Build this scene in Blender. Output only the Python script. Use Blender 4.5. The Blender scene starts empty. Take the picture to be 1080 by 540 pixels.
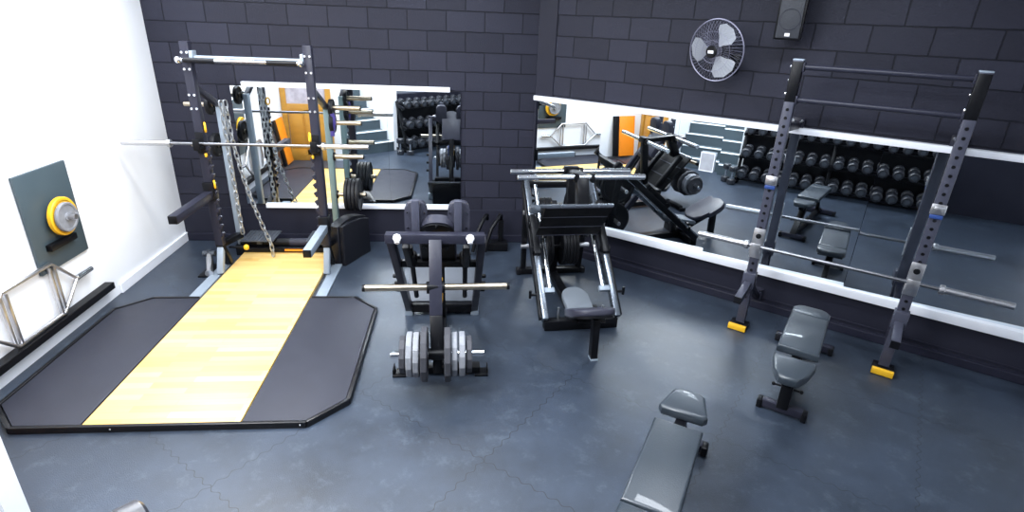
import bpy, bmesh, math, random
from mathutils import Matrix, Vector, Euler
random.seed(7)
PI = math.pi
SC = bpy.context.scene
COL = SC.collection

# ------------------------------------------------------------------ materials
def lin(c):
    return tuple(((v / 12.92) if v <= 0.04045 else ((v + 0.055) / 1.055) ** 2.4) for v in c)

def hexc(h):
    return lin(tuple(int(h[i:i + 2], 16) / 255 for i in (0, 2, 4)))

def mat(name, hx, rough=0.5, metal=0.0, var=0.12, vscale=18.0, bump=0.0, bscale=120.0, coat=0.0, spec=0.5, alpha=1.0, trans=0.0, rvar=0.1):
    m = bpy.data.materials.new(name)
    m.use_nodes = True
    nt = m.node_tree
    n, l = nt.nodes, nt.links
    b = n['Principled BSDF']
    c = hexc(hx)
    tc = n.new('ShaderNodeTexCoord')
    nz = n.new('ShaderNodeTexNoise')
    nz.inputs['Scale'].default_value = vscale
    nz.inputs['Detail'].default_value = 5
    l.new(tc.outputs['Object'], nz.inputs['Vector'])
    mx = n.new('ShaderNodeMix'); mx.data_type = 'RGBA'
    mx.inputs[6].default_value = tuple(v * (1 - var) for v in c) + (1,)
    mx.inputs[7].default_value = tuple(min(1, v * (1 + var)) for v in c) + (1,)
    l.new(nz.outputs['Fac'], mx.inputs[0])
    l.new(mx.outputs[2], b.inputs['Base Color'])
    mr = n.new('ShaderNodeMapRange')
    mr.inputs['To Min'].default_value = max(0, rough - rvar)
    mr.inputs['To Max'].default_value = min(1, rough + rvar)
    l.new(nz.outputs['Fac'], mr.inputs['Value'])
    l.new(mr.outputs[0], b.inputs['Roughness'])
    b.inputs['Metallic'].default_value = metal
    b.inputs['Specular IOR Level'].default_value = spec
    b.inputs['Coat Weight'].default_value = coat
    b.inputs['Alpha'].default_value = alpha
    b.inputs['Transmission Weight'].default_value = trans
    if bump:
        nb = n.new('ShaderNodeTexNoise')
        nb.inputs['Scale'].default_value = bscale
        nb.inputs['Detail'].default_value = 4
        l.new(tc.outputs['Object'], nb.inputs['Vector'])
        bp = n.new('ShaderNodeBump')
        bp.inputs['Strength'].default_value = bump
        bp.inputs['Distance'].default_value = 0.004
        l.new(nb.outputs['Fac'], bp.inputs['Height'])
        l.new(bp.outputs['Normal'], b.inputs['Normal'])
    return m

def block_mat(name, hx, var=0.16):
    """Painted concrete blocks 0.4 x 0.2, courses counted from z = 0.35."""
    m = bpy.data.materials.new(name); m.use_nodes = True
    n, l = m.node_tree.nodes, m.node_tree.links
    b = n['Principled BSDF']
    tc = n.new('ShaderNodeTexCoord')
    nzw = n.new('ShaderNodeTexNoise'); nzw.inputs['Scale'].default_value = 9; nzw.inputs['Detail'].default_value = 3
    l.new(tc.outputs['Object'], nzw.inputs['Vector'])
    sub = n.new('ShaderNodeVectorMath'); sub.operation = 'SUBTRACT'; sub.inputs[1].default_value = (.5, .5, .5)
    l.new(nzw.outputs['Color'], sub.inputs[0])
    scl = n.new('ShaderNodeVectorMath'); scl.operation = 'SCALE'; scl.inputs['Scale'].default_value = 0.012
    l.new(sub.outputs[0], scl.inputs[0])
    add = n.new('ShaderNodeVectorMath'); add.operation = 'ADD'
    l.new(tc.outputs['Object'], add.inputs[0]); l.new(scl.outputs[0], add.inputs[1])
    sp = n.new('ShaderNodeSeparateXYZ'); l.new(add.outputs[0], sp.inputs[0])
    mz = n.new('ShaderNodeMath'); mz.operation = 'ADD'; mz.inputs[1].default_value = 3.65
    l.new(sp.outputs['Z'], mz.inputs[0])
    mxx = n.new('ShaderNodeMath'); mxx.operation = 'ADD'; mxx.inputs[1].default_value = 40.0
    l.new(sp.outputs['X'], mxx.inputs[0])
    cb = n.new('ShaderNodeCombineXYZ')
    l.new(mxx.outputs[0], cb.inputs['X']); l.new(mz.outputs[0], cb.inputs['Y'])
    br = n.new('ShaderNodeTexBrick')
    br.offset = 0.5; br.offset_frequency = 2
    br.inputs['Scale'].default_value = 1.0
    br.inputs['Brick Width'].default_value = 0.4
    br.inputs['Row Height'].default_value = 0.2
    br.inputs['Mortar Size'].default_value = 0.006
    br.inputs['Mortar Smooth'].default_value = 0.35
    c = hexc(hx)
    br.inputs['Color1'].default_value = tuple(v * (1 - var) for v in c) + (1,)
    br.inputs['Color2'].default_value = tuple(v * (1 + var) for v in c) + (1,)
    br.inputs['Mortar'].default_value = tuple(v * 0.42 for v in c) + (1,)
    l.new(cb.outputs[0], br.inputs['Vector'])
    l.new(br.outputs['Color'], b.inputs['Base Color'])
    nz = n.new('ShaderNodeTexNoise'); nz.inputs['Scale'].default_value = 70; nz.inputs['Detail'].default_value = 6
    l.new(tc.outputs['Object'], nz.inputs['Vector'])
    h = n.new('ShaderNodeMath'); h.operation = 'MULTIPLY_ADD'
    inv = n.new('ShaderNodeMath'); inv.operation = 'SUBTRACT'; inv.inputs[0].default_value = 1.0
    l.new(br.outputs['Fac'], inv.inputs[1])
    l.new(nz.outputs['Fac'], h.inputs[0]); h.inputs[1].default_value = 0.3; l.new(inv.outputs[0], h.inputs[2])
    bp = n.new('ShaderNodeBump'); bp.inputs['Strength'].default_value = 0.75; bp.inputs['Distance'].default_value = 0.01
    l.new(h.outputs[0], bp.inputs['Height']); l.new(bp.outputs['Normal'], b.inputs['Normal'])
    b.inputs['Roughness'].default_value = 0.5
    b.inputs['Specular IOR Level'].default_value = 0.14
    return m

def floor_mat():
    m = bpy.data.materials.new('rubber_floor'); m.use_nodes = True
    n, l = m.node_tree.nodes, m.node_tree.links
    b = n['Principled BSDF']
    tc = n.new('ShaderNodeTexCoord')
    mp = n.new('ShaderNodeMapping')
    mp.inputs['Rotation'].default_value = (0, 0, -PH)
    l.new(tc.outputs['Object'], mp.inputs['Vector'])
    big = n.new('ShaderNodeTexNoise'); big.inputs['Scale'].default_value = 1.7; big.inputs['Detail'].default_value = 8; big.inputs['Roughness'].default_value = 0.65
    l.new(tc.outputs['Object'], big.inputs['Vector'])
    fine = n.new('ShaderNodeTexNoise'); fine.inputs['Scale'].default_value = 160; fine.inputs['Detail'].default_value = 3
    l.new(tc.outputs['Object'], fine.inputs['Vector'])
    rp = n.new('ShaderNodeValToRGB')
    rp.color_ramp.elements[0].position = 0.3; rp.color_ramp.elements[0].color = hexc('232a34') + (1,)
    rp.color_ramp.elements[1].position = 0.72; rp.color_ramp.elements[1].color = hexc('343e4d') + (1,)
    l.new(big.outputs['Fac'], rp.inputs[0])
    # scuffs, a little paler
    sc = n.new('ShaderNodeTexNoise'); sc.inputs['Scale'].default_value = 5.5; sc.inputs['Detail'].default_value = 12; sc.inputs['Roughness'].default_value = 0.8
    l.new(mp.outputs[0], sc.inputs['Vector'])
    scr = n.new('ShaderNodeValToRGB'); scr.color_ramp.elements[0].position = 0.53; scr.color_ramp.elements[1].position = 0.84
    scr.color_ramp.elements[1].color = (.45, .45, .45, 1)
    l.new(sc.outputs['Fac'], scr.inputs[0])
    m1 = n.new('ShaderNodeMix'); m1.data_type = 'RGBA'; m1.inputs[7].default_value = hexc('6d7b88') + (1,)
    l.new(scr.outputs[0], m1.inputs[0]); l.new(rp.outputs[0], m1.inputs[6])
    # puzzle seams between the mats: zig-zag brick lines
    sp = n.new('ShaderNodeSeparateXYZ'); l.new(mp.outputs[0], sp.inputs[0])
    def zig(sock):
        a = n.new('ShaderNodeMath'); a.operation = 'MULTIPLY'; a.inputs[1].default_value = 2 * PI / 0.09
        l.new(sock, a.inputs[0])
        s = n.new('ShaderNodeMath'); s.operation = 'SINE'; l.new(a.outputs[0], s.inputs[0])
        k = n.new('ShaderNodeMath'); k.operation = 'MULTIPLY'; k.inputs[1].default_value = 0.011
        l.new(s.outputs[0], k.inputs[0]); return k.outputs[0]
    ax = n.new('ShaderNodeMath'); ax.operation = 'ADD'; l.new(sp.outputs['X'], ax.inputs[0]); l.new(zig(sp.outputs['Y']), ax.inputs[1])
    ay = n.new('ShaderNodeMath'); ay.operation = 'ADD'; l.new(sp.outputs['Y'], ay.inputs[0]); l.new(zig(sp.outputs['X']), ay.inputs[1])
    cb = n.new('ShaderNodeCombineXYZ')
    o1 = n.new('ShaderNodeMath'); o1.operation = 'ADD'; o1.inputs[1].default_value = 20.2; l.new(ax.outputs[0], o1.inputs[0])
    o2 = n.new('ShaderNodeMath'); o2.operation = 'ADD'; o2.inputs[1].default_value = 22.0 + 2.15; l.new(ay.outputs[0], o2.inputs[0])
    l.new(o1.outputs[0], cb.inputs[0]); l.new(o2.outputs[0], cb.inputs[1])
    br = n.new('ShaderNodeTexBrick'); br.offset = 0.0
    br.inputs['Scale'].default_value = 1; br.inputs['Brick Width'].default_value = 1.1; br.inputs['Row Height'].default_value = 1.1
    br.inputs['Mortar Size'].default_value = 0.003; br.inputs['Mortar Smooth'].default_value = 0.3
    l.new(cb.outputs[0], br.inputs['Vector'])
    m2 = n.new('ShaderNodeMix'); m2.data_type = 'RGBA'; m2.inputs[7].default_value = hexc('191d24') + (1,)
    l.new(br.outputs['Fac'], m2.inputs[0]); l.new(m1.outputs[2], m2.inputs[6])
    # fine speckle
    m3 = n.new('ShaderNodeMix'); m3.data_type = 'RGBA'; m3.blend_type = 'MULTIPLY'; m3.inputs[0].default_value = 0.5
    l.new(m2.outputs[2], m3.inputs[6]); 
    fr = n.new('ShaderNodeMapRange'); fr.inputs['To Min'].default_value = 0.6; fr.inputs['To Max'].default_value = 1.4
    l.new(fine.outputs['Fac'], fr.inputs['Value']); l.new(fr.outputs[0], m3.inputs[7])
    l.new(m3.outputs[2], b.inputs['Base Color'])
    rr = n.new('ShaderNodeMapRange'); rr.inputs['To Min'].default_value = 0.28; rr.inputs['To Max'].default_value = 0.46
    l.new(big.outputs['Fac'], rr.inputs['Value']); l.new(rr.outputs[0], b.inputs['Roughness'])
    bp = n.new('ShaderNodeBump'); bp.inputs['Strength'].default_value = 0.35; bp.inputs['Distance'].default_value = 0.003
    l.new(fine.outputs['Fac'], bp.inputs['Height']); l.new(bp.outputs['Normal'], b.inputs['Normal'])
    return m

def wood_mat(name, a, b_, plank_len=0.75, plank_w=0.06, dark='b98a3a', rough=0.35):
    m = bpy.data.materials.new(name); m.use_nodes = True
    n, l = m.node_tree.nodes, m.node_tree.links
    b = n['Principled BSDF']
    tc = n.new('ShaderNodeTexCoord')
    br = n.new('ShaderNodeTexBrick'); br.offset = 0.37; br.offset_frequency = 2; br.squash = 1.0
    br.inputs['Scale'].default_value = 1; br.inputs['Brick Width'].default_value = plank_len; br.inputs['Row Height'].default_value = plank_w
    br.inputs['Mortar Size'].default_value = 0.0006; br.inputs['Mortar Smooth'].default_value = 0.4
    br.inputs['Color1'].default_value = hexc(a) + (1,); br.inputs['Color2'].default_value = hexc(b_) + (1,)
    br.inputs['Mortar'].default_value = hexc(dark) + (1,)
    l.new(tc.outputs['Object'], br.inputs['Vector'])
    mp = n.new('ShaderNodeMapping'); mp.inputs['Scale'].default_value = (2.2, 42, 10)
    l.new(tc.outputs['Object'], mp.inputs['Vector'])
    nz = n.new('ShaderNodeTexNoise'); nz.inputs['Scale'].default_value = 1.6; nz.inputs['Detail'].default_value = 8
    l.new(mp.outputs[0], nz.inputs['Vector'])
    mr = n.new('ShaderNodeMapRange'); mr.inputs['To Min'].default_value = 0.8; mr.inputs['To Max'].default_value = 1.15
    l.new(nz.outputs['Fac'], mr.inputs['Value'])
    mx = n.new('ShaderNodeMix'); mx.data_type = 'RGBA'; mx.blend_type = 'MULTIPLY'; mx.inputs[0].default_value = 1
    l.new(br.outputs['Color'], mx.inputs[6]); l.new(mr.outputs[0], mx.inputs[7])
    l.new(mx.outputs[2], b.inputs['Base Color'])
    b.inputs['Roughness'].default_value = rough
    return m

PH = math.radians(-39.6143)              # direction of the right-hand wall
U2 = Vector((math.cos(PH), math.sin(PH), 0)); N2 = Vector((-math.sin(PH), math.cos(PH), 0))

M = {}
M['block'] = block_mat('dark_painted_block', '282934')
M['plinth'] = mat('dark_painted_plinth', '23242f', 0.5, spec=.15, bump=0.1, bscale=60, var=.2, vscale=3)
M['skirt'] = mat('dark_baseboard', '20212e', 0.42, spec=.25)
M['floor'] = floor_mat()
M['white'] = mat('white_wall_paint', 'eceff4', 0.6, var=.03, vscale=3)
M['batten'] = mat('white_batten', 'e6e9f0', 0.5, var=.03)
M['ceiling'] = mat('ceiling_paint', 'dfe2e8', 0.8, var=.02)
M['mirror'] = mat('mirror_glass', 'e4ebef', 0.0, 1.0, var=0.0, rvar=0)
M['maple'] = wood_mat('maple_planks', 'edcc88', 'e0b566', 0.7, 0.065, rough=.42)
M['pine'] = wood_mat('orange_pine', 'c9953f', 'bd8733', 2.5, 0.3, '8a5a1c')
M['mat'] = mat('black_rubber_mat', '2c2e38', 0.5, spec=.3, var=.2, vscale=6, bump=.25, bscale=250)
M['edge'] = mat('black_steel_edge', '16171b', 0.35, .3)
M['black'] = mat('black_powder_coat', '0d0e12', 0.36, 0.0, var=.2, spec=.2)
M['navy'] = mat('graphite_powder_coat', '262733', 0.36, 0, var=.1, spec=.25)
M['graphite'] = mat('mid_graphite_coat', '3e404d', 0.36, 0, spec=.3, var=.1)
M['rail'] = mat('dark_silver_rail', '7d858f', 0.28, .8, var=.2, vscale=8)
M['grey'] = mat('light_grey_powder_coat', '8d99a6', 0.4, .2, var=.08)
M['teal'] = mat('grey_green_steel', '6f8486', 0.42, .2, var=.1)
M['chrome'] = mat('polished_chrome', 'd9dde2', 0.16, 1.0, var=.04, rvar=.05)
M['steel'] = mat('brushed_steel', 'c9c9cc', 0.34, 1.0, var=.1, vscale=40)
M['shaft'] = mat('dull_steel_shaft', '85868a', 0.32, 1.0, var=.1, vscale=40)
M['brass'] = mat('worn_steel_sleeve', 'b5aa98', 0.32, 1.0, var=.15, vscale=30)
M['zinc'] = mat('zinc_chain', 'b4b7ba', 0.35, .9, var=.15, vscale=60)
M['iron'] = mat('worn_grey_iron', '7f8289', 0.6, 0.05, spec=.3, var=.25, vscale=30, bump=.4, bscale=90)
M['darkiron'] = mat('dark_grey_iron', '3c3d43', 0.6, 0.05, spec=.3, var=.3, vscale=30, bump=.4, bscale=90)
M['rubberplate'] = mat('black_rubber_plate', '15161a', 0.5, spec=.25, var=.25, bump=.2)
M['leather'] = mat('blue_grey_vinyl', '2d353d', 0.34, var=.12, vscale=9, bump=.3, bscale=160, rvar=.05, coat=.25)
M['vinyl'] = mat('black_vinyl', '131419', 0.42, spec=.25, var=.2, bump=.2, bscale=200)
M['greyvinyl'] = mat('grey_vinyl', '5f666e', 0.55, var=.12, vscale=60, bump=.25, bscale=200)
M['rim'] = mat('purple_grey_vinyl_edge', '30313d', 0.4, spec=.3, var=.1)
M['darkplate'] = mat('black_ribbed_footplate', '101114', 0.55, spec=.15, var=.2, bump=.3, bscale=200)
M['tread'] = mat('grey_tread_plate', '484d55', 0.45, .2, spec=.3, var=.15)
M['yellow'] = mat('yellow_plastic', 'e8b324', 0.45)
M['orange'] = mat('orange_board', 'f08a17', 0.5, var=.06)
M['purple'] = mat('purple_band', '4a3f86', 0.5)
M['blue'] = mat('blue_plastic', '24407c', 0.45)
M['plastic'] = mat('black_moulded_plastic', '191a20', 0.38, spec=.2, var=.15, bump=.15)
M['fanblade'] = mat('grey_fan_plastic', '8f939a', 0.35, var=.04)
M['fanwire'] = mat('fan_wire', '8b8b9e', 0.35, .6)
M['speaker'] = mat('dark_speaker_grille', '2a2d34', 0.55, var=.2, vscale=300, bump=.5, bscale=400)
M['badge'] = mat('white_badge', 'e6e6ea', 0.4, var=.01)
M['stair'] = mat('grey_stair_covering', '3d4a52', 0.6, var=.15, vscale=8)
M['nosing'] = mat('pale_stair_nosing', 'd3dbe0', 0.4, 0)
M['urethane'] = mat('black_urethane', '2c2e34', 0.3, var=.2)
M['mirror_tone'] = mat('dark_teal_mirror_tone', '3d4b53', 0.5, var=.15, vscale=4)  # dark tone standing in for what a wall mirror reflects
M['poster'] = mat('printed_poster', 'b9b3bd', 0.5, var=.6, vscale=9)
M['notice'] = mat('grey_notice_print', '9a9ea6', 0.5, var=.4, vscale=14)
M['raw'] = mat('raw_timber', 'b89a6a', 0.6, var=.15, vscale=14)

# ------------------------------------------------------------------ mesh builder
class MB:
    def __init__(s):
        s.bm = bmesh.new(); s.mi = 0
    def _xf(s, verts, mtx, faces=None):
        bmesh.ops.transform(s.bm, matrix=mtx, verts=verts)
    def _mark(s, n0):
        for f in list(s.bm.faces)[n0:]:
            f.material_index = s.mi
    def box(s, c, d, rot=(0, 0, 0), bev=0.0, seg=2, mtx=None):
        n0 = len(s.bm.faces)
        t = bmesh.new()
        bmesh.ops.create_cube(t, size=1.0)
        bmesh.ops.scale(t, vec=Vector(d), verts=t.verts)
        if bev:
            bmesh.ops.bevel(t, geom=t.edges[:], offset=min(bev, min(d) * .45), segments=seg, affect='EDGES', profile=.5)
        mm = (mtx if mtx is not None else Matrix.Translation(Vector(c)) @ Euler(rot).to_matrix().to_4x4())
        bmesh.ops.transform(t, matrix=mm, verts=t.verts)
        s._merge(t); s._mark(n0); return s
    def _merge(s, t):
        vm = {}
        for v in t.verts:
            vm[v] = s.bm.verts.new(v.co)
        for f in t.faces:
            try: s.bm.faces.new([vm[v] for v in f.verts])
            except ValueError: pass
        s.bm.faces.ensure_lookup_table()
        t.free()
    def beam(s, p, q, w, h, bev=0.004, up=(0, 0, 1)):
        p, q = Vector(p), Vector(q)
        z = (q - p); L = z.length; z.normalize()
        u = Vector(up)
        if abs(z.dot(u)) > .98: u = Vector((0, 1, 0))
        x = u.cross(z).normalized(); y = z.cross(x)
        m = Matrix((x, y, z)).transposed().to_4x4(); m.translation = (p + q) / 2
        return s.box(None, (w, h, L), bev=bev, mtx=m)
    def cyl(s, p, q, r, seg=16, r2=None, bev=0.0):
        p, q = Vector(p), Vector(q)
        r2 = r if r2 is None else r2
        z = (q - p); L = z.length; z.normalize()
        if bev:
            prof = [(r - bev, 0), (r, bev), (r2, L - bev), (r2 - bev, L)]
        else:
            prof = [(r, 0), (r2, L)]
        return s.lathe(prof, seg, s._frame(p, z))
    def _frame(s, p, z):
        z = Vector(z).normalized()
        u = Vector((0, 0, 1)) if abs(z.z) < .9 else Vector((1, 0, 0))
        x = u.cross(z).normalized(); y = z.cross(x)
        m = Matrix((x, y, z)).transposed().to_4x4(); m.translation = Vector(p); return m
    def lathe(s, prof, seg=24, mtx=Matrix(), phase=0.0):
        n0 = len(s.bm.faces)
        rings = []
        for r, z in prof:
            rings.append([s.bm.verts.new(mtx @ Vector((r * math.cos(phase + 2 * PI * i / seg), r * math.sin(phase + 2 * PI * i / seg), z))) for i in range(seg)])
        for a, b in zip(rings, rings[1:]):
            for i in range(seg):
                s.bm.faces.new((a[i], a[(i + 1) % seg], b[(i + 1) % seg], b[i]))
        s.bm.faces.new(rings[0][::-1]); s.bm.faces.new(rings[-1])
        s.bm.faces.ensure_lookup_table()
        s._mark(n0); return s
    def tube(s, pts, r, seg=10, closed=False):
        n0 = len(s.bm.faces)
        pts = [Vector(p) for p in pts]; n = len(pts)
        rings = []; prevx = None
        for i, p in enumerate(pts):
            if closed: t = pts[(i + 1) % n] - pts[i - 1]
            else: t = pts[min(i + 1, n - 1)] - pts[max(i - 1, 0)]
            t.normalize()
            if prevx is None:
                u = Vector((0, 0, 1)) if abs(t.z) < .9 else Vector((1, 0, 0))
                x = u.cross(t).normalized()
            else:
                x = (prevx - t * prevx.dot(t)).normalized()
            prevx = x; y = t.cross(x)
            rings.append([s.bm.verts.new(p + r * (math.cos(2 * PI * k / seg) * x + math.sin(2 * PI * k / seg) * y)) for k in range(seg)])
        m = n if closed else n - 1
        for i in range(m):
            a, b = rings[i], rings[(i + 1) % n]
            for k in range(seg):
                s.bm.faces.new((a[k], a[(k + 1) % seg], b[(k + 1) % seg], b[k]))
        if not closed:
            s.bm.faces.new(rings[0][::-1]); s.bm.faces.new(rings[-1])
        s.bm.faces.ensure_lookup_table()
        s._mark(n0); return s
    def prism(s, poly, z0, z1, mtx=Matrix(), bev=0.0, seg=3):
        n0 = len(s.bm.faces)
        t = bmesh.new()
        a = [t.verts.new((x, y, z0)) for x, y in poly]
        b = [t.verts.new((x, y, z1)) for x, y in poly]
        t.faces.new(a[::-1]); t.faces.new(b)
        k = len(poly)
        for i in range(k):
            t.faces.new((a[i], a[(i + 1) % k], b[(i + 1) % k], b[i]))
        if bev:
            ed = [e for e in t.edges if abs(e.verts[0].co.z - e.verts[1].co.z) < 1e-6]
            bmesh.ops.bevel(t, geom=ed, offset=bev, segments=seg, affect='EDGES', profile=.5)
        bmesh.ops.recalc_face_normals(t, faces=t.faces)
        bmesh.ops.transform(t, matrix=mtx, verts=t.verts)
        s._merge(t); s._mark(n0); return s
    def ball(s, c, r, seg=10):
        return s.lathe([(r * math.sin(PI * (i + .5) / 8) if 0 < i < 7 else r * .2, -r * math.cos(PI * i / 7)) for i in range(8)], seg, Matrix.Translation(Vector(c)))
    def torus(s, c, R, r, axis=(0, 0, 1), seg=24, rs=8, sx=1.0):
        f = s._frame(c, axis)
        return s.tube([f @ Vector((R * sx * math.cos(2 * PI * i / seg), R * math.sin(2 * PI * i / seg), 0)) for i in range(seg)], r, rs, closed=True)

def obj(name, mb, mats, parent=None, loc=(0, 0, 0), rotz=0.0, smooth=40):
    me = bpy.data.meshes.new(name)
    bmesh.ops.recalc_face_normals(mb.bm, faces=mb.bm.faces)
    mb.bm.to_mesh(me); mb.bm.free()
    if not isinstance(mats, (list, tuple)): mats = [mats]
    for k in mats: me.materials.append(M[k])
    if smooth:
        for p in me.polygons: p.use_smooth = True
        me.set_sharp_from_angle(angle=math.radians(smooth))
    o = bpy.data.objects.new(name, me); COL.objects.link(o)
    o.location = loc; o.rotation_euler = (0, 0, rotz)
    if parent is not None: o.parent = parent
    return o

def tag(o, label, cat, group=None):
    o['label'] = label; o['category'] = cat
    if group: o['group'] = group
    return o

def thing(name, label, cat, loc=(0, 0, 0), rotz=0.0, group=None):
    o = bpy.data.objects.new(name, None); COL.objects.link(o)
    o.location = loc; o.rotation_euler = (0, 0, rotz); o.empty_display_size = .1
    return tag(o, label, cat, group)

def struct(name, mb, mats, loc=(0, 0, 0), rotz=0.0, smooth=0, parent=None):
    o = obj(name, mb, mats, parent, loc, rotz, smooth)
    if parent is None: o['kind'] = 'structure'
    return o

def dup(root, loc, rotz, label, group=None):
    r = root.copy(); COL.objects.link(r); r.location = loc; r.rotation_euler = (0, 0, rotz)
    r['label'] = label
    if group: r['group'] = group
    for ch in list(root.children):
        c = ch.copy(); COL.objects.link(c); c.parent = r
        for g in ch.children:
            d = g.copy(); COL.objects.link(d); d.parent = c
    return r

def P2(u, d, z=0.0):                      # a point in the right-hand wall's frame
    v = U2 * u + N2 * d; return Vector((v.x, v.y, z))

# ------------------------------------------------------------------ the room
HC = 3.3
b = MB().box((0.8, -2.2, -0.05), (13, 14, 0.1)); struct('floor', b, 'floor')
b = MB().box((0.8, -2.2, HC + .05), (13, 14, 0.1)); struct('ceiling', b, 'ceiling')
b = MB().box((-2.05, .06, HC / 2), (4.1, .12, HC)); struct('wall_back', b, 'block')
b = MB().box((2.9, .06, HC / 2), (5.8 + .0, .12, HC)); struct('wall_right', b, 'block', rotz=PH)
b = MB()
pil = [(-.03, .02), (-.03, -.012), (.19 * U2.x - .012 * N2.x, .19 * U2.y - .012 * N2.y), (.19 * U2.x + .03 * N2.x, .19 * U2.y + .03 * N2.y)]
b.prism(pil, 0, HC); struct('trim_1', b, 'plinth')
b = MB().box((-2.03, -.008, .2), (3.94, .016, .4), bev=.004); struct('trim_2', b, 'plinth')
b = MB().box((3.0, -.012, .18), (5.6, .024, .36), bev=.004); struct('trim_3', b, 'plinth', rotz=PH)
b = MB().box((-2.03, -.022, .045), (3.94, .03, .09), bev=.006); struct('baseboard_back', b, 'skirt')
b = MB().box((3.0, -.034, .04), (5.56, .045, .08), bev=.008).box((3.0, -.028, .115), (5.56, .01, .012), bev=.003); struct('baseboard_right', b, 'skirt', rotz=PH)
b = MB().box((-4.06, -2.05, HC / 2), (.12, 4.1, HC)); struct('wall_left', b, 'white')
b = MB().box((-3.988, -.7, .05), (.022, 1.36, .1), bev=.005); struct('baseboard_left', b, 'batten')
b = MB().box((-3.96, -2.3, .17), (.08, 1.5, .06), bev=.006); struct('trim_4', b, 'black')
b = MB().box((-3.52, -4.11, HC / 2), (1.1, .12, HC)); struct('wall_rear', b, 'white')
# stairwell and the raised landing the stairs climb to
RS = Vector((-2.2, -4.98, 0))
LS = RS - U2 * 1.1
b = MB().box((0, -.9, HC / 2), (.1, 1.9, HC)); struct('wall_stair', b, 'white', loc=(LS - U2 * .06), rotz=PH)
b = MB().box((0, -.78, .75), (.1, 1.56, 1.5)); struct('wall_parapet', b, 'white', loc=(RS + U2 * .055), rotz=PH)
b = MB().box((3.5, -.06, .54), (6.78, .12, 1.08)); struct('wall_landing', b, 'plinth', loc=RS, rotz=PH)
b = MB().box((3.5, -1.65, 1.03), (6.78, 3.06, .1)); struct('floor_landing', b, 'floor', loc=RS, rotz=PH)
b = MB().box((5.86, -4, HC / 2), (.12, 8.2, HC)); struct('wall_east', b, 'white', rotz=PH)
b = MB().box((1.5, -8.06, HC / 2), (8.7, .12, HC)); struct('wall_far', b, 'white', rotz=PH)
b = MB()
for i in range(6):
    y0 = -i * .24
    b.mi = 0; b.box((-.55, y0 - .12, (i + 1) * .09), (1.1, .24, (i + 1) * .18))
    b.mi = 1; b.box((-.55, y0 - .02, (i + 1) * .18 + .004), (1.1, .06, .018), bev=.003)
struct('stairs', b, ['stair', 'nosing'], loc=RS, rotz=PH)

# door in the short rear wall
d = bpy.data.objects.new('door_1', None); COL.objects.link(d); d['kind'] = 'structure'; d.location = (-3.57, -4.05, 0)
b = MB()
for x in (-.38, .38): b.box((x, .02, 1.0), (.09, .06, 2.0), bev=.006)
for z, h in ((.1, .2), (.93, .14), (1.93, .14)): b.box((0, .02, z), (.7, .05, h), bev=.004)
b.box((0, .02, .5), (.1, .05, .8), bev=.004)
obj('door_frame', b, 'pine', d)
for x in (-.19, .19):
    b = MB().box((x, .015, .53), (.27, .02, .68), bev=.006).box((x, .028, .53), (.19, .016, .58), bev=.008); obj('door_panel', b, 'pine', d)
b = MB().box((0, .012, 1.43), (.68, .014, .88)); obj('door_poster', b, 'poster', d)
b = MB().ball((.33, .075, .98), .028, 12).cyl((.33, .03, .98), (.33, .07, .98), .01); obj('door_handle', b, 'brass', d)

# ------------------------------------------------------------------ wall mirrors
t = thing('wall_mirror', 'frameless wall mirror behind the power rack between white battens', 'mirror', (0, 0, 0))
for x0, x1, nm in ((-3.258, -1.652, 0), (-1.65, -.852, 1)):
    b = MB().box(((x0 + x1) / 2, -.026, 1.1), (x1 - x0, .008, 1.29)); obj('mirror_pane', b, 'mirror', t, smooth=0)
b = MB().box((-2.04, -.012, 1.1), (2.38, .02, 1.26)); obj('backing_board', b, 'black', t, smooth=0)
b = MB().box((-2.05, -.026, 1.765), (2.17, .05, .05), bev=.004); obj('top_batten', b, 'batten', t)
b = MB().box((-1.95, -.03, .438), (2.2, .058, .05), bev=.004); obj('bottom_batten', b, 'batten', t)
t = thing('wall_mirror', 'long wall mirror along the right wall reflecting the dumbbell racks', 'mirror', (0, 0, 0), PH)
for x0, x1, da, tl in ((.02, .828, 1.8, .5), (.832, 2.058, 2.2, .2), (2.062, 3.3, 2.1, .05), (3.304, 4.55, 2.0, 0), (4.554, 5.6, 2.0, 0)):
    b = MB().box((0, 0, 0), (x1 - x0, .006, 1.28))
    o = obj('mirror_pane', b, 'mirror', t, ((x0 + x1) / 2, -.036, 1.05), math.radians(da), smooth=0); o.rotation_euler = (math.radians(tl), 0, math.radians(da))
b = MB().box((2.8, -.028, 1.708), (5.64, .07, .05), bev=.004); obj('top_batten', b, 'batten', t)
b = MB().box((2.9, -.042, .398), (5.4, .085, .076), bev=.004); obj('bottom_batten', b, 'batten', t)

# ------------------------------------------------------------------ lifting platform
t = thing('lifting_platform', 'low lifting platform with pale maple boards between black rubber mats', 'platform', (-2.72, -2.4, 0))
def oct_side(x_in, x_out, y0, y1, c):
    return [(x_in, y0), (x_out - math.copysign(c, x_out), y0), (x_out, y0 + c), (x_out, y1 - c), (x_out - math.copysign(c, x_out), y1), (x_in, y1)]
b = MB().box((.0, .555, .02), (.96, 2.9, .04), bev=.002); obj('wood_deck', b, 'maple', t)
for sx in (1, -1):
    p = oct_side(.492 * sx, 1.105 * sx, -.89, .835, .215)
    if sx < 0: p = p[::-1]
    b = MB().prism(p, .003, .041, bev=.003); obj('rubber_mat', b, 'mat', t)
b = MB()
pts = [(-.885, -.905), (.892, -.905), (1.12, -.68), (1.12, .63), (.9, .845), (.5, .845)]
pts = [(.5, .85), (.9, .85), (1.122, .632), (1.122, -.685), (.897, -.91), (-.897, -.91), (-1.122, -.685), (-1.122, .632), (-.9, .85), (-.5, .85)]
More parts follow.
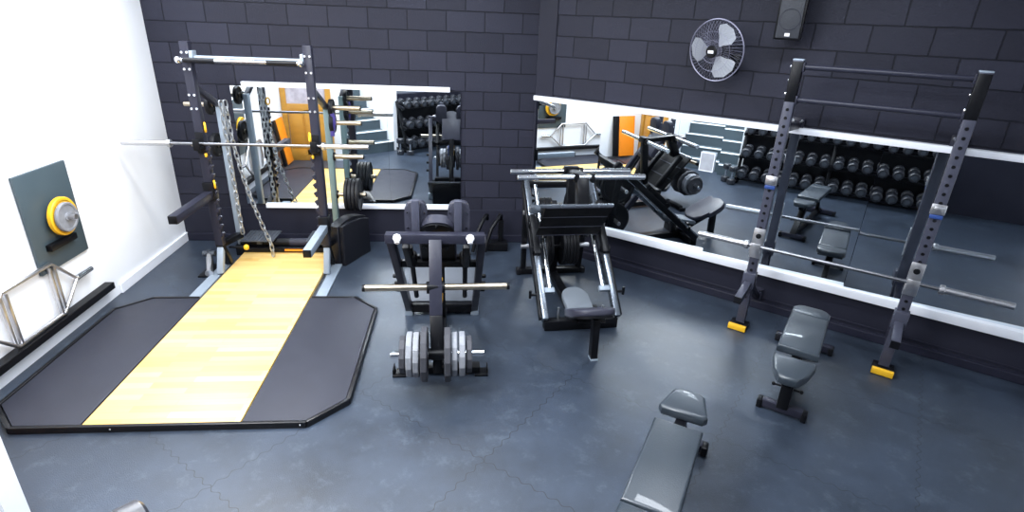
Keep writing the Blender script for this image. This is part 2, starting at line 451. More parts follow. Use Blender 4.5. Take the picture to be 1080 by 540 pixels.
for p, q in zip(pts, pts[1:]):
    b.beam((p[0], p[1], .0235), (q[0], q[1], .0235), .026, .047, .004)
b.mi = 1
for x, y in ((.86, -.92), (.93, -.885), (1.05, -.765), (-.3, -.92)): b.ball((x, y, .024), .007, 8)
obj('edge_frame', b, ['edge', 'steel'], t)
# ------------------------------------------------------------------ half rack
XL, XR, YF, YB = -3.24, -2.2, -.9, -.4
t = thing('half_rack', 'tall black half rack with pull-up bars standing over the platform', 'power rack', (-2.73, -.65, 0))
def L(x, y, z): return (x + 2.73, y + .65, z)
for x, s in ((XL, 1), (XR, -1)):
    b = MB().box(L(x, YF, 1.255), (.075, .075, 1.91), bev=.006)
    for k in range(11):
        b.box(L(x + s * .046, YF - .02, .42 + k * .085), (.03, .04, .05), (0, .5 * s, 0), bev=.004)
    b.mi = 1
    for z in (2.12, 1.98, 1.76, 1.64):
        for dx in (-.022, .022): b.cyl(L(x + dx, YF - .034, z), L(x + dx, YF - .048, z), .011, 10)
    obj('upright', b, ['navy', 'chrome'], t)
    b = MB().beam(L(x, YF + .03, .36), L(x, YF - .11, .03), .06, .05, .005).box(L(x - s * .05, YF - .22, .012), (.1, .75, .024), bev=.004)
    obj('foot', b, 'grey', t)
    b = MB().beam(L(x, YF + .02, .3), L(x, YB, .22), .07, .06).box(L(x - s * .012, YB + .1, .06), (.07, .34, .12), bev=.008).beam(L(x, YF - .02, .32), L(x, YF + .12, .05), .07, .05)
    obj('base_beam', b, 'black', t)
    b = MB().box(L(x, YB, .84), (.06, .07, 1.56), bev=.006); obj('rear_post', b, 'teal' if s < 0 else 'grey', t)
    b = MB().beam(L(x, YF + .03, 1.82), L(x, YB - .01, 1.6), .05, .05); obj('top_brace', b, 'navy', t)
# pull-up bars
b = MB().cyl(L(XL, YF, 2.075), L(XR, YF, 2.075), .02, 16)
b.box(L(XL + .05, YF, 2.09), (.03, .09, .09), bev=.004).box(L(XR - .05, YF, 2.09), (.03, .09, .09), bev=.004)
obj('pull_up_bar', b, 'grey', t)
b = MB(); yb = YF - .09
b.cyl(L(XL - .03, yb, 2.06), L(XR - .06, yb, 2.06), .017, 14); b.mi = 1
b.cyl(L(XL, yb, 2.06), L(XL + .26, yb, 2.06), .021, 14); b.cyl(L(XR - .34, yb, 2.06), L(XR - .08, yb, 2.06), .021, 14)
b.mi = 0; b.ball(L(XL - .04, yb, 2.06), .03); b.ball(L(XR - .05, yb, 2.06), .028)
for x in (XL + .02, XR - .05): b.cyl(L(x, YF, 2.07), L(x, yb, 2.06), .014)
obj('grip_bar', b, ['chrome', 'vinyl'], t)
# J hooks with yellow pads
for x, s in ((XL, 1), (XR, -1)):
    b = MB().box(L(x, YF - .045, 1.33), (.07, .012, .2), bev=.004).box(L(x, YF - .085, 1.29), (.06, .1, .03), bev=.006).box(L(x, YF - .133, 1.33), (.06, .014, .1), bev=.005)
    j = obj('bar_hook', b, 'black', t)
    b = MB().box(L(x + s * .035, YF - .05, 1.22), (.02, .03, .035), bev=.006); obj('hook_pad', b, 'yellow', j)
    b = MB().torus(L(x + s * .055, YF - .02, 1.47 if s > 0 else 1.4), .04, .009, (1, .5, 0), 18, 8, .75); obj('pin_handle', b, 'yellow', t)
b = MB().torus(L(XL + .05, YF - .02, .93), .036, .009, (1, .5, 0), 18, 8, .75); obj('pin_handle', b, 'yellow', t)
b = MB().ball(L(XL + .17, YF + .18, .2), .028, 12); obj('pull_knob', b, 'yellow', t)
b = MB().cyl(L(XL + .0, YF + .18, .2), L(XL + .16, YF + .18, .2), .012); obj('knob_stem', b, 'black', t)
# spotter arms, left high, right low
for x, z, y1 in ((XL, .835, -1.68), (XR, .5, -1.6)):
    b = MB().beam(L(x, YF - .03, z), L(x, y1, z), .075, .075, .006)
    a = obj('spotter_arm', b, 'grey' if x == XR else 'navy', t)
    b = MB().box(L(x, y1 - .004, z), (.07, .016, .07), bev=.004); obj('end_cap', b, 'black', a)
    b = MB().box(L(x, YF - .01, z + .03), (.1, .1, .18), bev=.006); obj('arm_bracket', b, 'black', a)
b = MB().cyl(L(XL, YB, .13), L(XR, YB, .13), .045, 16).box(L(-2.72, YB - .06, .075), (.98, .06, .05), bev=.005); obj('rear_crossbar', b, 'black', t)
b = MB().cyl(L(-2.72, YB, .13), L(-2.52, YB, .13), .047, 16); obj('crossbar_sleeve', b, 'navy', t)
b = MB().box(L(-2.63, YB - .093, .075), (.26, .008, .02)); obj('orange_sticker', b, 'orange', t)
for x0, x1 in ((-3.2, -2.86), (-2.52, -2.25)):
    b = MB().box(L((x0 + x1) / 2, YB + .03, .19), (x1 - x0, .32, .014), bev=.003)
    for k in range(9):
        b.box(L(x0 + .025 + k * (x1 - x0 - .05) / 8, YB + .03, .199), (.014, .3, .008))
    b.box(L((x0 + x1) / 2, YB + .03, .16), (.05, .2, .06))
    obj('step_plate', b, 'tread', t)
HZ = [(1.60, XR), (1.45, XR), (1.10, XR), (.69, XR), (1.6, XL), (1.2, XL)]
for z, x in HZ:
    s = 1 if x == XR else -1
    b = MB().cyl(L(x + s * .02, YB, z), L(x + s * .335, YB, z), .024, 16, bev=.003); b.mi = 1; b.cyl(L(x + s * .03, YB, z), L(x + s * .045, YB, z), .045, 16); b.cyl(L(x + s * .332, YB, z), L(x + s * .342, YB, z), .022, 16)
    obj('storage_peg', b, ['brass', 'black'], t)
b = MB().tube([L(XR + .06 + .012 * math.sin(k), YB - .05, 1.55 - k * .045) for k in range(6)], .022, 8); obj('purple_band', b, 'purple', t)

# discs: plates
def plate_mesh(R, th, seg=40, hub=True, bore=.026, rim=None, flat=False):
    mb = MB(); fr = mb._frame((-th / 2, 0, 0), (1, 0, 0))
    if flat:
        prof = [(bore, 0), (R * .93, 0), (R, th * .18), (R, th * .82), (R * .93, th), (bore, th)]
    else:
        prof = [(bore, th * .0), (R * .25, th * 0), (R * .28, th * .22), (R * .8, th * .22), (R * .85, 0), (R * .97, 0), (R, th * .15), (R, th * .85), (R * .97, th), (R * .85, th), (R * .8, th * .78), (R * .28, th * .78), (R * .25, th), (bore, th)]
    mb.lathe(prof, seg, fr, phase=PI / seg)
    return mb
def ring_fix(o): return o

rack_plates = [(-2.055, .175, .034, 'innermost'), (-2.017, .175, .034, 'second'), (-1.979, .175, .034, 'third'), (-1.94, .175, .034, 'outermost')]
for x, R, th, nm in rack_plates:
    o = obj('weight_plate', plate_mesh(R, th), 'rubberplate', None, (x, YB, .69 - .0))
    tag(o, nm + ' of the four black plates on the lowest right peg of the half rack', 'weight plate', 'plates on the lowest rack peg')
for x, z, R, nm in ((-2.15, 1.60, .085, 'top right'), (-2.15, 1.45, .1, 'second right'), (-3.33, 1.6, .1, 'upper left'), (-3.33, 1.2, .12, 'lower left')):
    o = obj('weight_plate', plate_mesh(R, .04), 'rubberplate', None, (x, YB, z))
    tag(o, 'small black plate alone on the ' + nm + ' peg of the half rack', 'weight plate', 'single plates on the half rack')

def barbell(name, label, loc, rotz, L=2.2, sl=.415, shaft='shaft'):
    tt = thing(name, label, 'barbell', loc, rotz)
    b = MB().cyl((-L / 2 + sl, 0, 0), (L / 2 - sl, 0, 0), .014, 16); obj('shaft', b, shaft, tt)
    for s in (-1, 1):
        x0 = s * (L / 2 - sl)
        b = MB().cyl((x0, 0, 0), (s * L / 2, 0, 0), .025, 20, bev=.003); o = obj('sleeve', b, 'steel', tt)
        b = MB().cyl((x0 - s * .015, 0, 0), (x0 + s * .018, 0, 0), .036, 20, bev=.004); obj('collar', b, 'steel', o)
    return tt
barbell('barbell', 'long steel barbell resting across the hooks of the half rack', (-2.805, YF - .09, 1.333), 0)

# chains
def chain(name, label, pts, n):
    pts = [Vector(p) for p in pts]
    # Catmull-Rom sampling
    sm = []
    for i in range(len(pts) - 1):
        p0, p1, p2, p3 = pts[max(i - 1, 0)], pts[i], pts[i + 1], pts[min(i + 2, len(pts) - 1)]
        for k in range(40):
            u = k / 40
            sm.append(.5 * ((2 * p1) + (-p0 + p2) * u + (2 * p0 - 5 * p1 + 4 * p2 - p3) * u * u + (-p0 + 3 * p1 - 3 * p2 + p3) * u ** 3))
    sm.append(pts[-1])
    cum = [0]
    for a, c in zip(sm, sm[1:]): cum.append(cum[-1] + (c - a).length)
    tot = cum[-1]; step = tot / n; mb = MB()
    def at(sv):
        for i in range(len(cum) - 1):
            if cum[i + 1] >= sv:
                w = (sv - cum[i]) / max(1e-9, cum[i + 1] - cum[i]); return sm[i].lerp(sm[i + 1], w)
        return sm[-1]
    for i in range(n):
        a, c = at(i * step), at((i + 1) * step)
        z = (c - a).normalized()
        u = Vector((.6, .8, 0)); x = (u - z * u.dot(z)).normalized(); y = z.cross(x)
        if i % 2: x, y = y, -x
        m = Matrix((x, y, z)).transposed().to_4x4(); m.translation = (a + c) / 2
        ln, w, r = step * .5 + .003, .0185, .007
        lp = []
        for k in range(16):
            th = 2 * PI * k / 16
            lp.append(m @ Vector((w * math.cos(th), 0, (ln - w + .006) * (1 if math.sin(th) > 0 else -1) * min(1, abs(math.sin(th)) * 6) * (1 if abs(math.sin(th)) > .01 else 0) + w * math.sin(th))))
        mb.tube(lp, r, 6, closed=True)
    o = obj(name, mb, 'zinc'); return tag(o, label, 'chain')
chain('chain', 'silver chain hanging straight down behind the left rack upright', [(-3.15, -.58, 1.66), (-3.15, -.58, 1.1), (-3.145, -.58, .6), (-3.14, -.58, .3)], 21)
chain('chain', 'silver chain slanting from the left rack post down onto the maple boards', [(-3.12, -.55, 1.66), (-3.1, -.56, 1.25), (-3.03, -.57, .8), (-2.93, -.58, .4), (-2.86, -.6, .2), (-2.85, -.61, .055)], 26)

# landmine fitting on the floor beside the rack's left foot
t = thing('landmine_pivot', 'small grey pivot fitting with tube lying beside left rack foot', 'landmine', (-3.37, -.9, 0))
b = MB().cyl((.03, -.12, .05), (-.06, .13, .14), .03, 14).cyl((.028, -.125, .048), (.032, -.14, .044), .038, 14); obj('tube', b, 'steel', t)
b = MB().cyl((-.12, .13, .15), (.0, .13, .15), .03, 14, bev=.004).cyl((-.06, .13, .15), (-.06, .13, .19), .022, 12); obj('pivot_head', b, 'tread', t)
b = MB().box((-.025, .02, .008), (.12, .32, .016), bev=.004).beam((-.06, .13, .0), (-.06, .13, .13), .04, .04); obj('base_plate', b, 'black', t)

# moulded bin beside the rack
an = math.atan2(.45, .21)
t = thing('moulded_bin', 'black moulded plastic bin with curved top edge beside the half rack', 'bin', (-1.99, -.53, 0), an)
b = MB()
N = 14; outer = []
for i in range(N + 1):
    x = -.25 + .5 * i / N
    outer.append((x, .415 + .06 * math.sin(PI * (i / N) * .9 + .3)))
poly = [(-.25, 0), (.25, 0)] + outer[::-1]
mt = Matrix(((1, 0, 0, 0), (0, 0, 1, 0), (0, 1, 0, 0), (0, 0, 0, 1)))
b.prism(poly, .02, .13, mt, bev=.012)
obj('body', b, 'plastic', t)
b = MB(); poly2 = [(-.22, .02), (.22, .02), (.22, .37), (-.22, .40)]
b.prism([(-.235, .0), (.235, .0), (.235, .40), (.1, .44), (-.1, .455), (-.235, .44)], -.03, .018, mt, bev=.01); obj('front_panel', b, 'plastic', t)

# ------------------------------------------------------------------ lever squat machine
t = thing('squat_machine', 'graphite lever squat machine with shoulder pads and loaded low bar', 'squat machine', (-1.0, -2.2, 0))
def Q(x, y, z): return (x + 1.0, y + 2.2, z)
b = MB()
b.box(Q(-.985, -2.72, .04), (.60, .08, .055), bev=.005)
b.box(Q(-1.0, -1.80, .07), (.56, .07, .08), bev=.005)
b.box(Q(-1.0, -2.25, .05), (.08, .95, .07), bev=.005)
obj('base_frame', b, 'black', t)
for x in (-1.285, -.675):
    b = MB().box(Q(x, -2.735, .008), (.1, .1, .016), bev=.003).box(Q(x + (.045 if x > -1 else -.045), -2.72, .03), (.012, .09, .05), bev=.003); obj('foot_bracket', b, 'black', t)
for x in (-1.3, -.71):
    b = MB().beam(Q(x - .03 * (1 if x < -1 else -1), -2.56, 1.03), Q(x, -1.80, .06), .055, .075); obj('frame_leg', b, 'navy', t)
    b = MB().box(Q(x, -1.79, .04), (.07, .09, .1), bev=.005); obj('foot', b, 'grey', t)
xb = Q(-1.012, -2.58, 1.04)
b = MB().box(xb, (.70, .075, .07), bev=.006); b.mi = 1
for x in (-1.275, -.765):
    b.cyl(Q(x, -2.615, 1.055), Q(x, -2.64, 1.055), .03, 8, bev=.006).cyl(Q(x, -2.62, 1.04), Q(x, -2.64, 1.02), .018, 8)
cb_ = obj('crossbeam', b, ['navy', 'badge'], t)
b = MB().box(Q(-1.012, -2.55, .975), (.2, .07, .03), bev=.003)
for x in (-1.09, -.935): b.cyl(Q(x, -2.59, .965), Q(x, -2.6, .965), .012, 8)
obj('pivot_bracket', b, 'black', cb_)
# lever and its loading bars
b = MB().beam(Q(-1.012, -2.6, 1.03), Q(-1.002, -2.845, .56), .09, .08, .005); lv = obj('lever', b, 'navy', t)
b = MB().beam(Q(-1.002, -2.845, .561), Q(-.99, -2.985, .29), .088, .078, .005).box(Q(-.99, -2.97, .24), (.06, .05, .12), bev=.005); obj('lever_end', b, 'black', lv)
b = MB().cyl(Q(-1.505, -2.765, .735), Q(-.49, -2.735, .735), .024, 18, bev=.003); b.mi = 1
b.cyl(Q(-1.07, -2.76, .735), Q(-.945, -2.745, .735), .043, 18, bev=.004); b.cyl(Q(-1.51, -2.765, .735), Q(-1.49, -2.765, .735), .026, 18); b.cyl(Q(-.505, -2.735, .735), Q(-.485, -2.735, .735), .026, 18)
obj('loading_bar', b, ['brass', 'black'], lv)
b = MB().cyl(Q(-1.31, -2.985, .33), Q(-.665, -2.97, .33), .0245, 18, bev=.003); b.mi = 1; b.cyl(Q(-1.05, -2.98, .33), Q(-.92, -2.977, .33), .04, 16)
obj('loading_bar', b, ['chrome', 'black'], lv)
# pads
for x, s in ((-1.152, -1), (-.852, 1)):
    b = MB().beam(Q(x, -2.50, 1.0), Q(x, -2.50, 1.295), .055, .05, .005); obj('pad_post', b, 'graphite', t)
    poly = []
    w, h = .08, .135
    for k in range(28):
        th = 2 * PI * k / 28
        cx, sy = math.cos(th), math.sin(th)
        poly.append((w * math.copysign(abs(cx) ** .55, cx), h * math.copysign(abs(sy) ** .55, sy)))
    m = Matrix.Translation(Vector(Q(x + s * .004, -2.435, 1.135))) @ Euler((math.radians(90 - 6), 0, 0)).to_matrix().to_4x4()
    b = MB().prism(poly, -.045, .035, m, bev=.015); b.mi = 1
    for px_ in (-.06, .06):
        for pz in (-.055, .06): b.cyl(Q(x + px_, -2.47, 1.135 + pz), Q(x + px_, -2.488, 1.135 + pz), .006, 8)
    pd = obj('shoulder_pad', b, ['rim', 'chrome'], t)
tilt = math.atan2(.5, .46)
m = Matrix.Translation(Vector(Q(-1.005, -2.325, .945))) @ Euler((math.radians(122), 0, 0)).to_matrix().to_4x4()
poly = []
for k in range(17): 
    th = PI * k / 16
    poly.append((.14 * math.cos(th), .17 + .1 * math.sin(th)))
poly = [(-.14, -.2), (.14, -.2)] + poly
b = MB().prism(poly, -.005, .07, m, bev=.018); bp_ = obj('back_pad', b, 'rim', t)
b = MB().prism([(x * .9, y * .965) for x, y in poly], .066, .085, m); b.mi = 1
for x_, y_ in ((-.085, .19), (.085, .19), (0, .235)): b.cyl(m @ Vector((x_, y_, .08)), m @ Vector((x_, y_, .092)), .009, 8)
obj('pad_board', b, ['black', 'chrome'], bp_)
b = MB().beam(Q(-1.0, -2.22, .8), Q(-1.0, -1.98, .06), .07, .06).beam(Q(-1.18, -2.24, .74), Q(-.82, -2.24, .74), .05, .05).beam(Q(-1.22, -2.33, .72), Q(-1.22, -2.62, 1.0), .045, .05).beam(Q(-.79, -2.33, .72), Q(-.79, -2.62, 1.0), .045, .05).beam(Q(-1.3, -2.3, .72), Q(-.71, -2.3, .72), .05, .05)
obj('pad_frame', b, 'black', t)
for x in (-1.21, -.8):
    b = MB().cyl(Q(x, -2.4, .9), Q(x - .0, -2.0, .28), .02, 12).cyl(Q(x, -2.35, .82), Q(x, -2.27, .7), .045, 14, bev=.01); obj('shock_strut', b, 'black', t)
fr = math.radians(33)
b = MB().box(Q(-1.0, -1.58, .235), (.62, .46, .014), (fr, 0, 0), bev=.004)
fpl = obj('footplate', b, 'tread', t)
b = MB().box(Q(-1.0, -1.572, .222), (.625, .465, .014), (fr, 0, 0), bev=.003).box(Q(-1.0, -1.4, .17), (.5, .05, .34), bev=.005); obj('footplate_frame', b, 'black', fpl)
b = MB().cyl(Q(-.95, -2.49, .58), Q(-1.08, -2.49, .58), .018, 12).beam(Q(-1.0, -2.76, .62), Q(-1.0, -2.5, .58), .04, .04); obj('plate_peg', b, 'steel', t)
for x, m_, nm in ((-.992, 'yellow', 'yellow'), (-1.04, 'blue', 'blue')):
    o = obj('weight_plate', plate_mesh(.1, .045, 32), m_, None, (x, -2.49, .58)); tag(o, 'small ' + nm + ' plate on the inner peg of the squat machine', 'weight plate')
# side knobs
for z in (.36, .46, .56):
    yy = -1.80 - (z - .06) / .97 * .76
    for x0, x1 in ((-.675, -.63), (-1.335, -1.375)):
        b = MB().cyl(Q(x0, yy, z), Q(x1, yy, z), .018, 12, bev=.005); obj('adjuster_knob', b, 'black', t)
# eight old iron plates on the low bar
specs = [(-1.225, .132, .040, 'darkiron', 'small dark plate at the outer left end'), (-1.178, .158, .040, 'iron', 'second pale plate from the left'),
         (-1.132, .158, .040, 'iron', 'third pale plate from the left'), (-1.078, .192, .044, 'darkiron', 'large dark plate just left of the lever'),
         (-.918, .192, .044, 'darkiron', 'large dark plate just right of the lever'), (-.872, .156, .038, 'iron', 'pale plate next right of the large one'),
         (-.82, .157, .040, 'iron', 'second pale plate from the right'), (-.772, .132, .038, 'darkiron', 'small dark plate at the outer right end')]
for x, R, th, mm, nm in specs:
    o = obj('weight_plate', plate_mesh(R, th, 12, flat=False), mm, None, (x, -2.98, .33), smooth=20)
    o.rotation_euler = (random.uniform(-.2, .2), 0, .02)
    tag(o, nm + ' on the low bar of the squat machine', 'weight plate', 'iron plates on the squat machine')

# handles / dip stand in the corner behind it
t = thing('handle_stand', 'black stand with two curved tube handles against the back wall', 'handle stand', (-.55, -.3, 0))
for x0, x1 in ((-.06, -.1), (.1, .04)):
    b = MB().tube([(x1 - .06, -.16, .05), (x1 - .03, -.13, .18), (x1 + .01, -.09, .3), (x0 + .02, -.03, .39), (x0 + .05, .04, .42), (x0 + .07, .1, .40), (x0 + .07, .13, .34)], .021, 12); obj('handle', b, 'black', t)
b = MB().box((.1, .05, .05), (.3, .16, .09), bev=.01).beam((-.1, .02, .03), (.2, .02, .03), .06, .05).beam((-.1, -.15, .03), (-.1, .12, .03), .05, .05).box((.17, .09, .2), (.06, .06, .28), bev=.006); obj('base', b, 'black', t)

# ------------------------------------------------------------------ leg press
RL = math.atan2(.084, .996)
t = thing('leg_press', 'black and chrome angled leg press in the corner by mirror', 'leg press', (.216, -2.07, 0), RL)
b = MB()
b.box((-.0, 0, .05), (.66, .08, .09), bev=.005)
b.box((0, 1.17, .035), (.66, .075, .06), bev=.005)
b.box((0, .58, .035), (.085, 1.12, .07), bev=.005)
b.beam((0, .02, .08), (0, -.5, .37), .07, .07).beam((-.33, 0, .05), (.33, 0, .05), .07, .07)
b.beam((0, 1.1, .02), (0, 1.02, .82), .075, .09)
obj('base_frame', b, 'black', t)
for x in (-.35, .35):
    b = MB().box((x, 1.17, .032), (.05, .09, .064), bev=.01); obj('rubber_foot', b, 'vinyl', t)
b = MB().beam((-.03, -.49, .0), (-.035, -.48, .36), .055, .075, .005); lg = obj('front_leg', b, 'black', t)
b = MB().box((-.03, -.495, .009), (.06, .08, .018), bev=.004); obj('leg_cap', b, 'grey', lg)
RA = .826
for s in (-1, 1):
    b = MB().beam((s * .325, -.02, .1), (s * .325, 1.12, .1 + RA * 1.12), .05, .085, .006)
    rl = obj('rail', b, 'rail', t)
    b = MB().beam((s * .362, -.0, .1), (s * .362, 1.1, .1 + RA * 1.1), .02, .07, .004); obj('rail_guard', b, 'black', rl)
    b = MB().cyl((s * .245, .2, .265 + .03), (s * .245, 1.05, .265 + .03 + RA * .85), .021, 16); obj('guide_rod', b, 'chrome', t)
    b = MB().box((s * .262, .19, .28), (.11, .05, .045), (math.radians(39), 0, 0), bev=.005); obj('rod_block', b, 'grey', t)
    b = MB().beam((s * .3, 1.17, .04), (s * .325, 1.08, .98), .05, .06); obj('rear_strut', b, 'black', t)
    b = MB().box((s * .325, 1.13, .1 + RA * 1.13), (.07, .05, .1), (math.radians(39), 0, 0), bev=.005); obj('rail_cap', b, 'black', rl)
    b = MB().cyl((s * .37, .16, .26), (s * .43, .16, .26), .012, 10).cyl((s * .43, .16, .23), (s * .43, .16, .3), .013, 10); obj('safety_handle', b, 'black', t)
    b = MB().cyl((s * .2, .02, .09), (s * .2, .02, .2), .01, 8); obj('stop_pin', b, 'steel', t)
b = MB().beam((-.34, 1.1, 1.0), (.34, 1.1, 1.0), .06, .06); obj('top_crossbar', b, 'black', t)
# sled
b = MB()
for s in (-1, 1):
    b.beam((s * .325, .42, .1 + RA * .42 + .085), (s * .325, .74, .1 + RA * .74 + .085), .06, .06, .006)
    b.beam((s * .2 - .045, .56, .66), (s * .2 - .045, .25, 1.08), .05, .05)
    b.cyl((s * .29, .47, .55), (s * .37, .47, .55), .035, 14); b.cyl((s * .29, .69, .73), (s * .37, .69, .73), .035, 14)
b.beam((-.3, .56, .7), (.3, .56, .7), .06, .06).beam((0, .24, 1.06), (.0, .33, 1.26), .1, .09).box((0, .5, 1.26), (.09, .4, .05), (math.radians(-6), 0, 0), bev=.005)
b.beam((0, .66, 1.22), (0, .6, .72), .07, .07)
b.box((-.05, .32, 1.275), (.035, .07, .07), bev=.005).box((.09, .32, 1.275), (.03, .075, .075), bev=.005).box((0, .67, 1.26), (.13, .07, .05), bev=.005)
sl = obj('sled', b, 'black', t)
b = MB().beam((-.47, .17, 1.075), (.25, .17, 1.075), .025, .025, .004); b.box((-.43, .16, 1.055), (.09, .05, .06), bev=.006); obj('sled_crossbar', b, 'rail', sl)
m = Matrix.Translation(Vector((-.045, .33, .885))) @ Euler((math.radians(131), 0, 0)).to_matrix().to_4x4()
b = MB().box(None, (.585, .5, .022), bev=.004, mtx=m)
b.mi = 1
for k in (-.24, -.085, .085, .24):
    b.box(None, (.575, .01, .008), mtx=m @ Matrix.Translation(Vector((0, k, .010))))
    b.box(None, (.575, .01, .008), mtx=m @ Matrix.Translation(Vector((0, k, -.010))))
fp = obj('footplate', b, ['darkplate', 'graphite'], sl)
for (v, z) in ((.32, 1.28), (.67, 1.24)):
    b = MB().cyl((-.56, v, z), (.56, v, z), .0245, 18, bev=.003); b.mi = 1
    b.cyl((-.075, v, z), (-.045, v, z), .034, 18); b.cyl((.075, v, z), (.105, v, z), .034, 18)
    obj('loading_bar', b, ['chrome', 'black'], t)
# seat and back
poly = [(-.115, -.19)] + [(.115 * math.cos(PI + -PI * k / 14) * 1, .085 + .115 * math.sin(PI * k / 14)) for k in range(15)] + [(.115, -.19)]
poly = poly[::-1]
m = Matrix.Translation(Vector((-.035, .04, .205))) @ Euler((math.radians(11), 0, 0)).to_matrix().to_4x4()
b = MB().prism(poly, 0, .055, m, bev=.014); obj('seat_pad', b, 'greyvinyl', t)
poly = []
for k in range(32):
    th = 2 * PI * k / 32
    poly.append((.178 * math.copysign(abs(math.cos(th)) ** .6, math.cos(th)), .26 * math.copysign(abs(math.sin(th)) ** .75, math.sin(th))))
m = Matrix.Translation(Vector((-.05, -.36, .325))) @ Euler((math.radians(-27), 0, 0)).to_matrix().to_4x4()
b = MB().prism(poly, 0, .055, m, bev=.02); bk = obj('back_pad', b, 'rim', t)
b = MB().prism([(x * .93, y * .95) for x, y in poly], -.016, .004, m); obj('pad_board', b, 'black', bk)
b = MB().beam((0, .1, .07), (-.02, .12, .26), .06, .06).beam((-.13, -.02, .2), (.13, -.02, .2), .04, .05); obj('seat_support', b, 'black', t)
# storage pegs
for z, v in ((.36, 1.05), (.74, 1.0)):
    b = MB().cyl((-.36, v, z), (.36, v, z), .0235, 16, bev=.003); b.mi = 1; b.cyl((-.07, v, z), (.07, v, z), .04, 16); obj('storage_peg', b, ['steel', 'black'], t)
cR, sR = math.cos(RL), math.sin(RL)
def LW(u, v, z): return Vector((.216 + u * cR - v * sR, -2.07 + u * sR + v * cR, z))
grp = 'plates stored on the leg press'
ords = ['innermost', 'second', 'third', 'fourth', 'outermost']
for k in range(5):
    o = obj('weight_plate', plate_mesh(.2, .032), 'rubberplate', None, LW(.062 + k * .033, 1.05, .36), RL); tag(o, ords[k] + ' black plate on the lower right peg of the leg press', 'weight plate', grp)
for k in range(2):
    o = obj('weight_plate', plate_mesh(.2, .032), 'rubberplate', None, LW(-.07 - k * .033, 1.05, .36), RL); tag(o, ('inner', 'outer')[k] + ' black plate on the lower left peg of the leg press', 'weight plate', grp)
for k in range(4):
    o = obj('weight_plate', plate_mesh(.15, .032), 'rubberplate', None, LW(-.1 - k * .035, 1.0, .74), RL); tag(o, ['innermost', 'second', 'third', 'outermost'][k] + ' smaller black plate on the upper left peg of the leg press', 'weight plate', grp)
o = obj('weight_plate', plate_mesh(.215, .045), 'rubberplate', None, LW(.12, 1.0, .74), RL); tag(o, 'single black plate on the upper right peg of the leg press', 'weight plate', grp)

# ------------------------------------------------------------------ right-hand rig
RG = P2(2.615, -.487)
t = thing('wall_rig', 'black wall-mounted squat rig with drilled posts and two crossbars', 'squat rig', RG, PH)
def post(x):
    b = MB().box((x, 0, 1.145), (.075, .07, 2.29), bev=.005)
    b.mi = 1
    for k in range(26):
        z = .3 + k * .065
        b.cyl((x, -.034, z), (x, -.0362, z), .0125, 12)
        b.cyl((x - .0365, 0, z), (x - .0385, 0, z), .0125, 12)
    b.mi = 2
    b.ball((x - .042, .0, 2.24), .014, 8); b.ball((x - .042, 0, 2.04), .014, 8); b.ball((x - .042, 0, 2.14), .01, 8)
    b.mi = 0
    u = obj('post', b, ['graphite', 'black', 'chrome'], t)
    b = MB().box((x, 0, 2.13), (.0765, .0715, .3), bev=.005); obj('post_head', b, 'black', u)
    b = MB().box((x, 0, 2.29), (.078, .073, .012), bev=.003); obj('post_cap', b, 'grey', u)
    b = MB().box((x, -.05, .022), (.15, .16, .044), bev=.004); obj('base_plate', b, 'black', u)
    b = MB().box((x, -.12, .03), (.15, .035, .05), bev=.004); obj('end_block', b, 'yellow', u)
    b = MB().beam((x, .02, 1.78), (x + .02, .45, 1.755), .06, .06).box((x + .02, .462, 1.75), (.11, .012, .13), bev=.003); b.mi = 1
    for dx in (-.035, .035):
        for z in (1.71, 1.79): b.cyl((x + .02 + dx, .458, z), (x + .02 + dx, .44, z), .014, 8)
    obj('wall_arm', b, ['navy', 'chrome'], t)
    b = MB().beam((x, .02, .42), (x + .02, .44, .12), .05, .05).box((x + .02, .448, .14), (.09, .012, .16), bev=.003); b.mi = 1
    for dx in (-.03, .03): b.cyl((x + .02 + dx, .445, .19), (x + .02 + dx, .428, .19), .012, 8)
    obj('lower_arm', b, ['navy', 'chrome'], t)
    b = MB().box((x, -.04, .86), (.09, .012, .17), bev=.003).box((x, -.04, .73), (.09, .012, .1), bev=.003); b.box((x, -.072, .752), (.08, .075, .03), bev=.004); b.box((x, -.108, .785), (.08, .012, .09), bev=.003)
    j = obj('bar_hook', b, 'steel', t)
    b = MB().cyl((x, -.046, .88), (x, -.056, .88), .022, 14); obj('hook_pin', b, 'black', j)
    b = MB().beam((x, -.03, .44), (x, -.36, .40), .06, .06, .005).box((x, -.03, .47), (.1, .09, .14), bev=.004)
    a = obj('spotter_arm', b, 'graphite', t)
    b = MB().box((x, -.365, .40), (.058, .012, .058)); obj('end_cap', b, 'black', a)
    b = MB().box((x, -.038, 1.36), (.09, .012, .075), bev=.004).box((x, -.047, 1.36), (.05, .01, .04), bev=.003); k = obj('pin_clip', b, 'steel', t)
    b = MB().box((x, -.04, 1.305), (.08, .012, .03), bev=.004); obj('clip_pad', b, 'blue', k)
post(0); post(1.12)
for z in (2.24, 2.0):
    b = MB().cyl((.037, 0, z), (1.083, 0, z), .021, 18); b.box((.045, 0, z), (.014, .065, .065), bev=.003); b.box((1.075, 0, z), (.014, .065, .065), bev=.003); obj('crossbar', b, 'navy', t)
barbell('barbell', 'steel barbell with bright sleeve hooked on the right wall rig', P2(3.225, -.487 - .072, .795), PH)

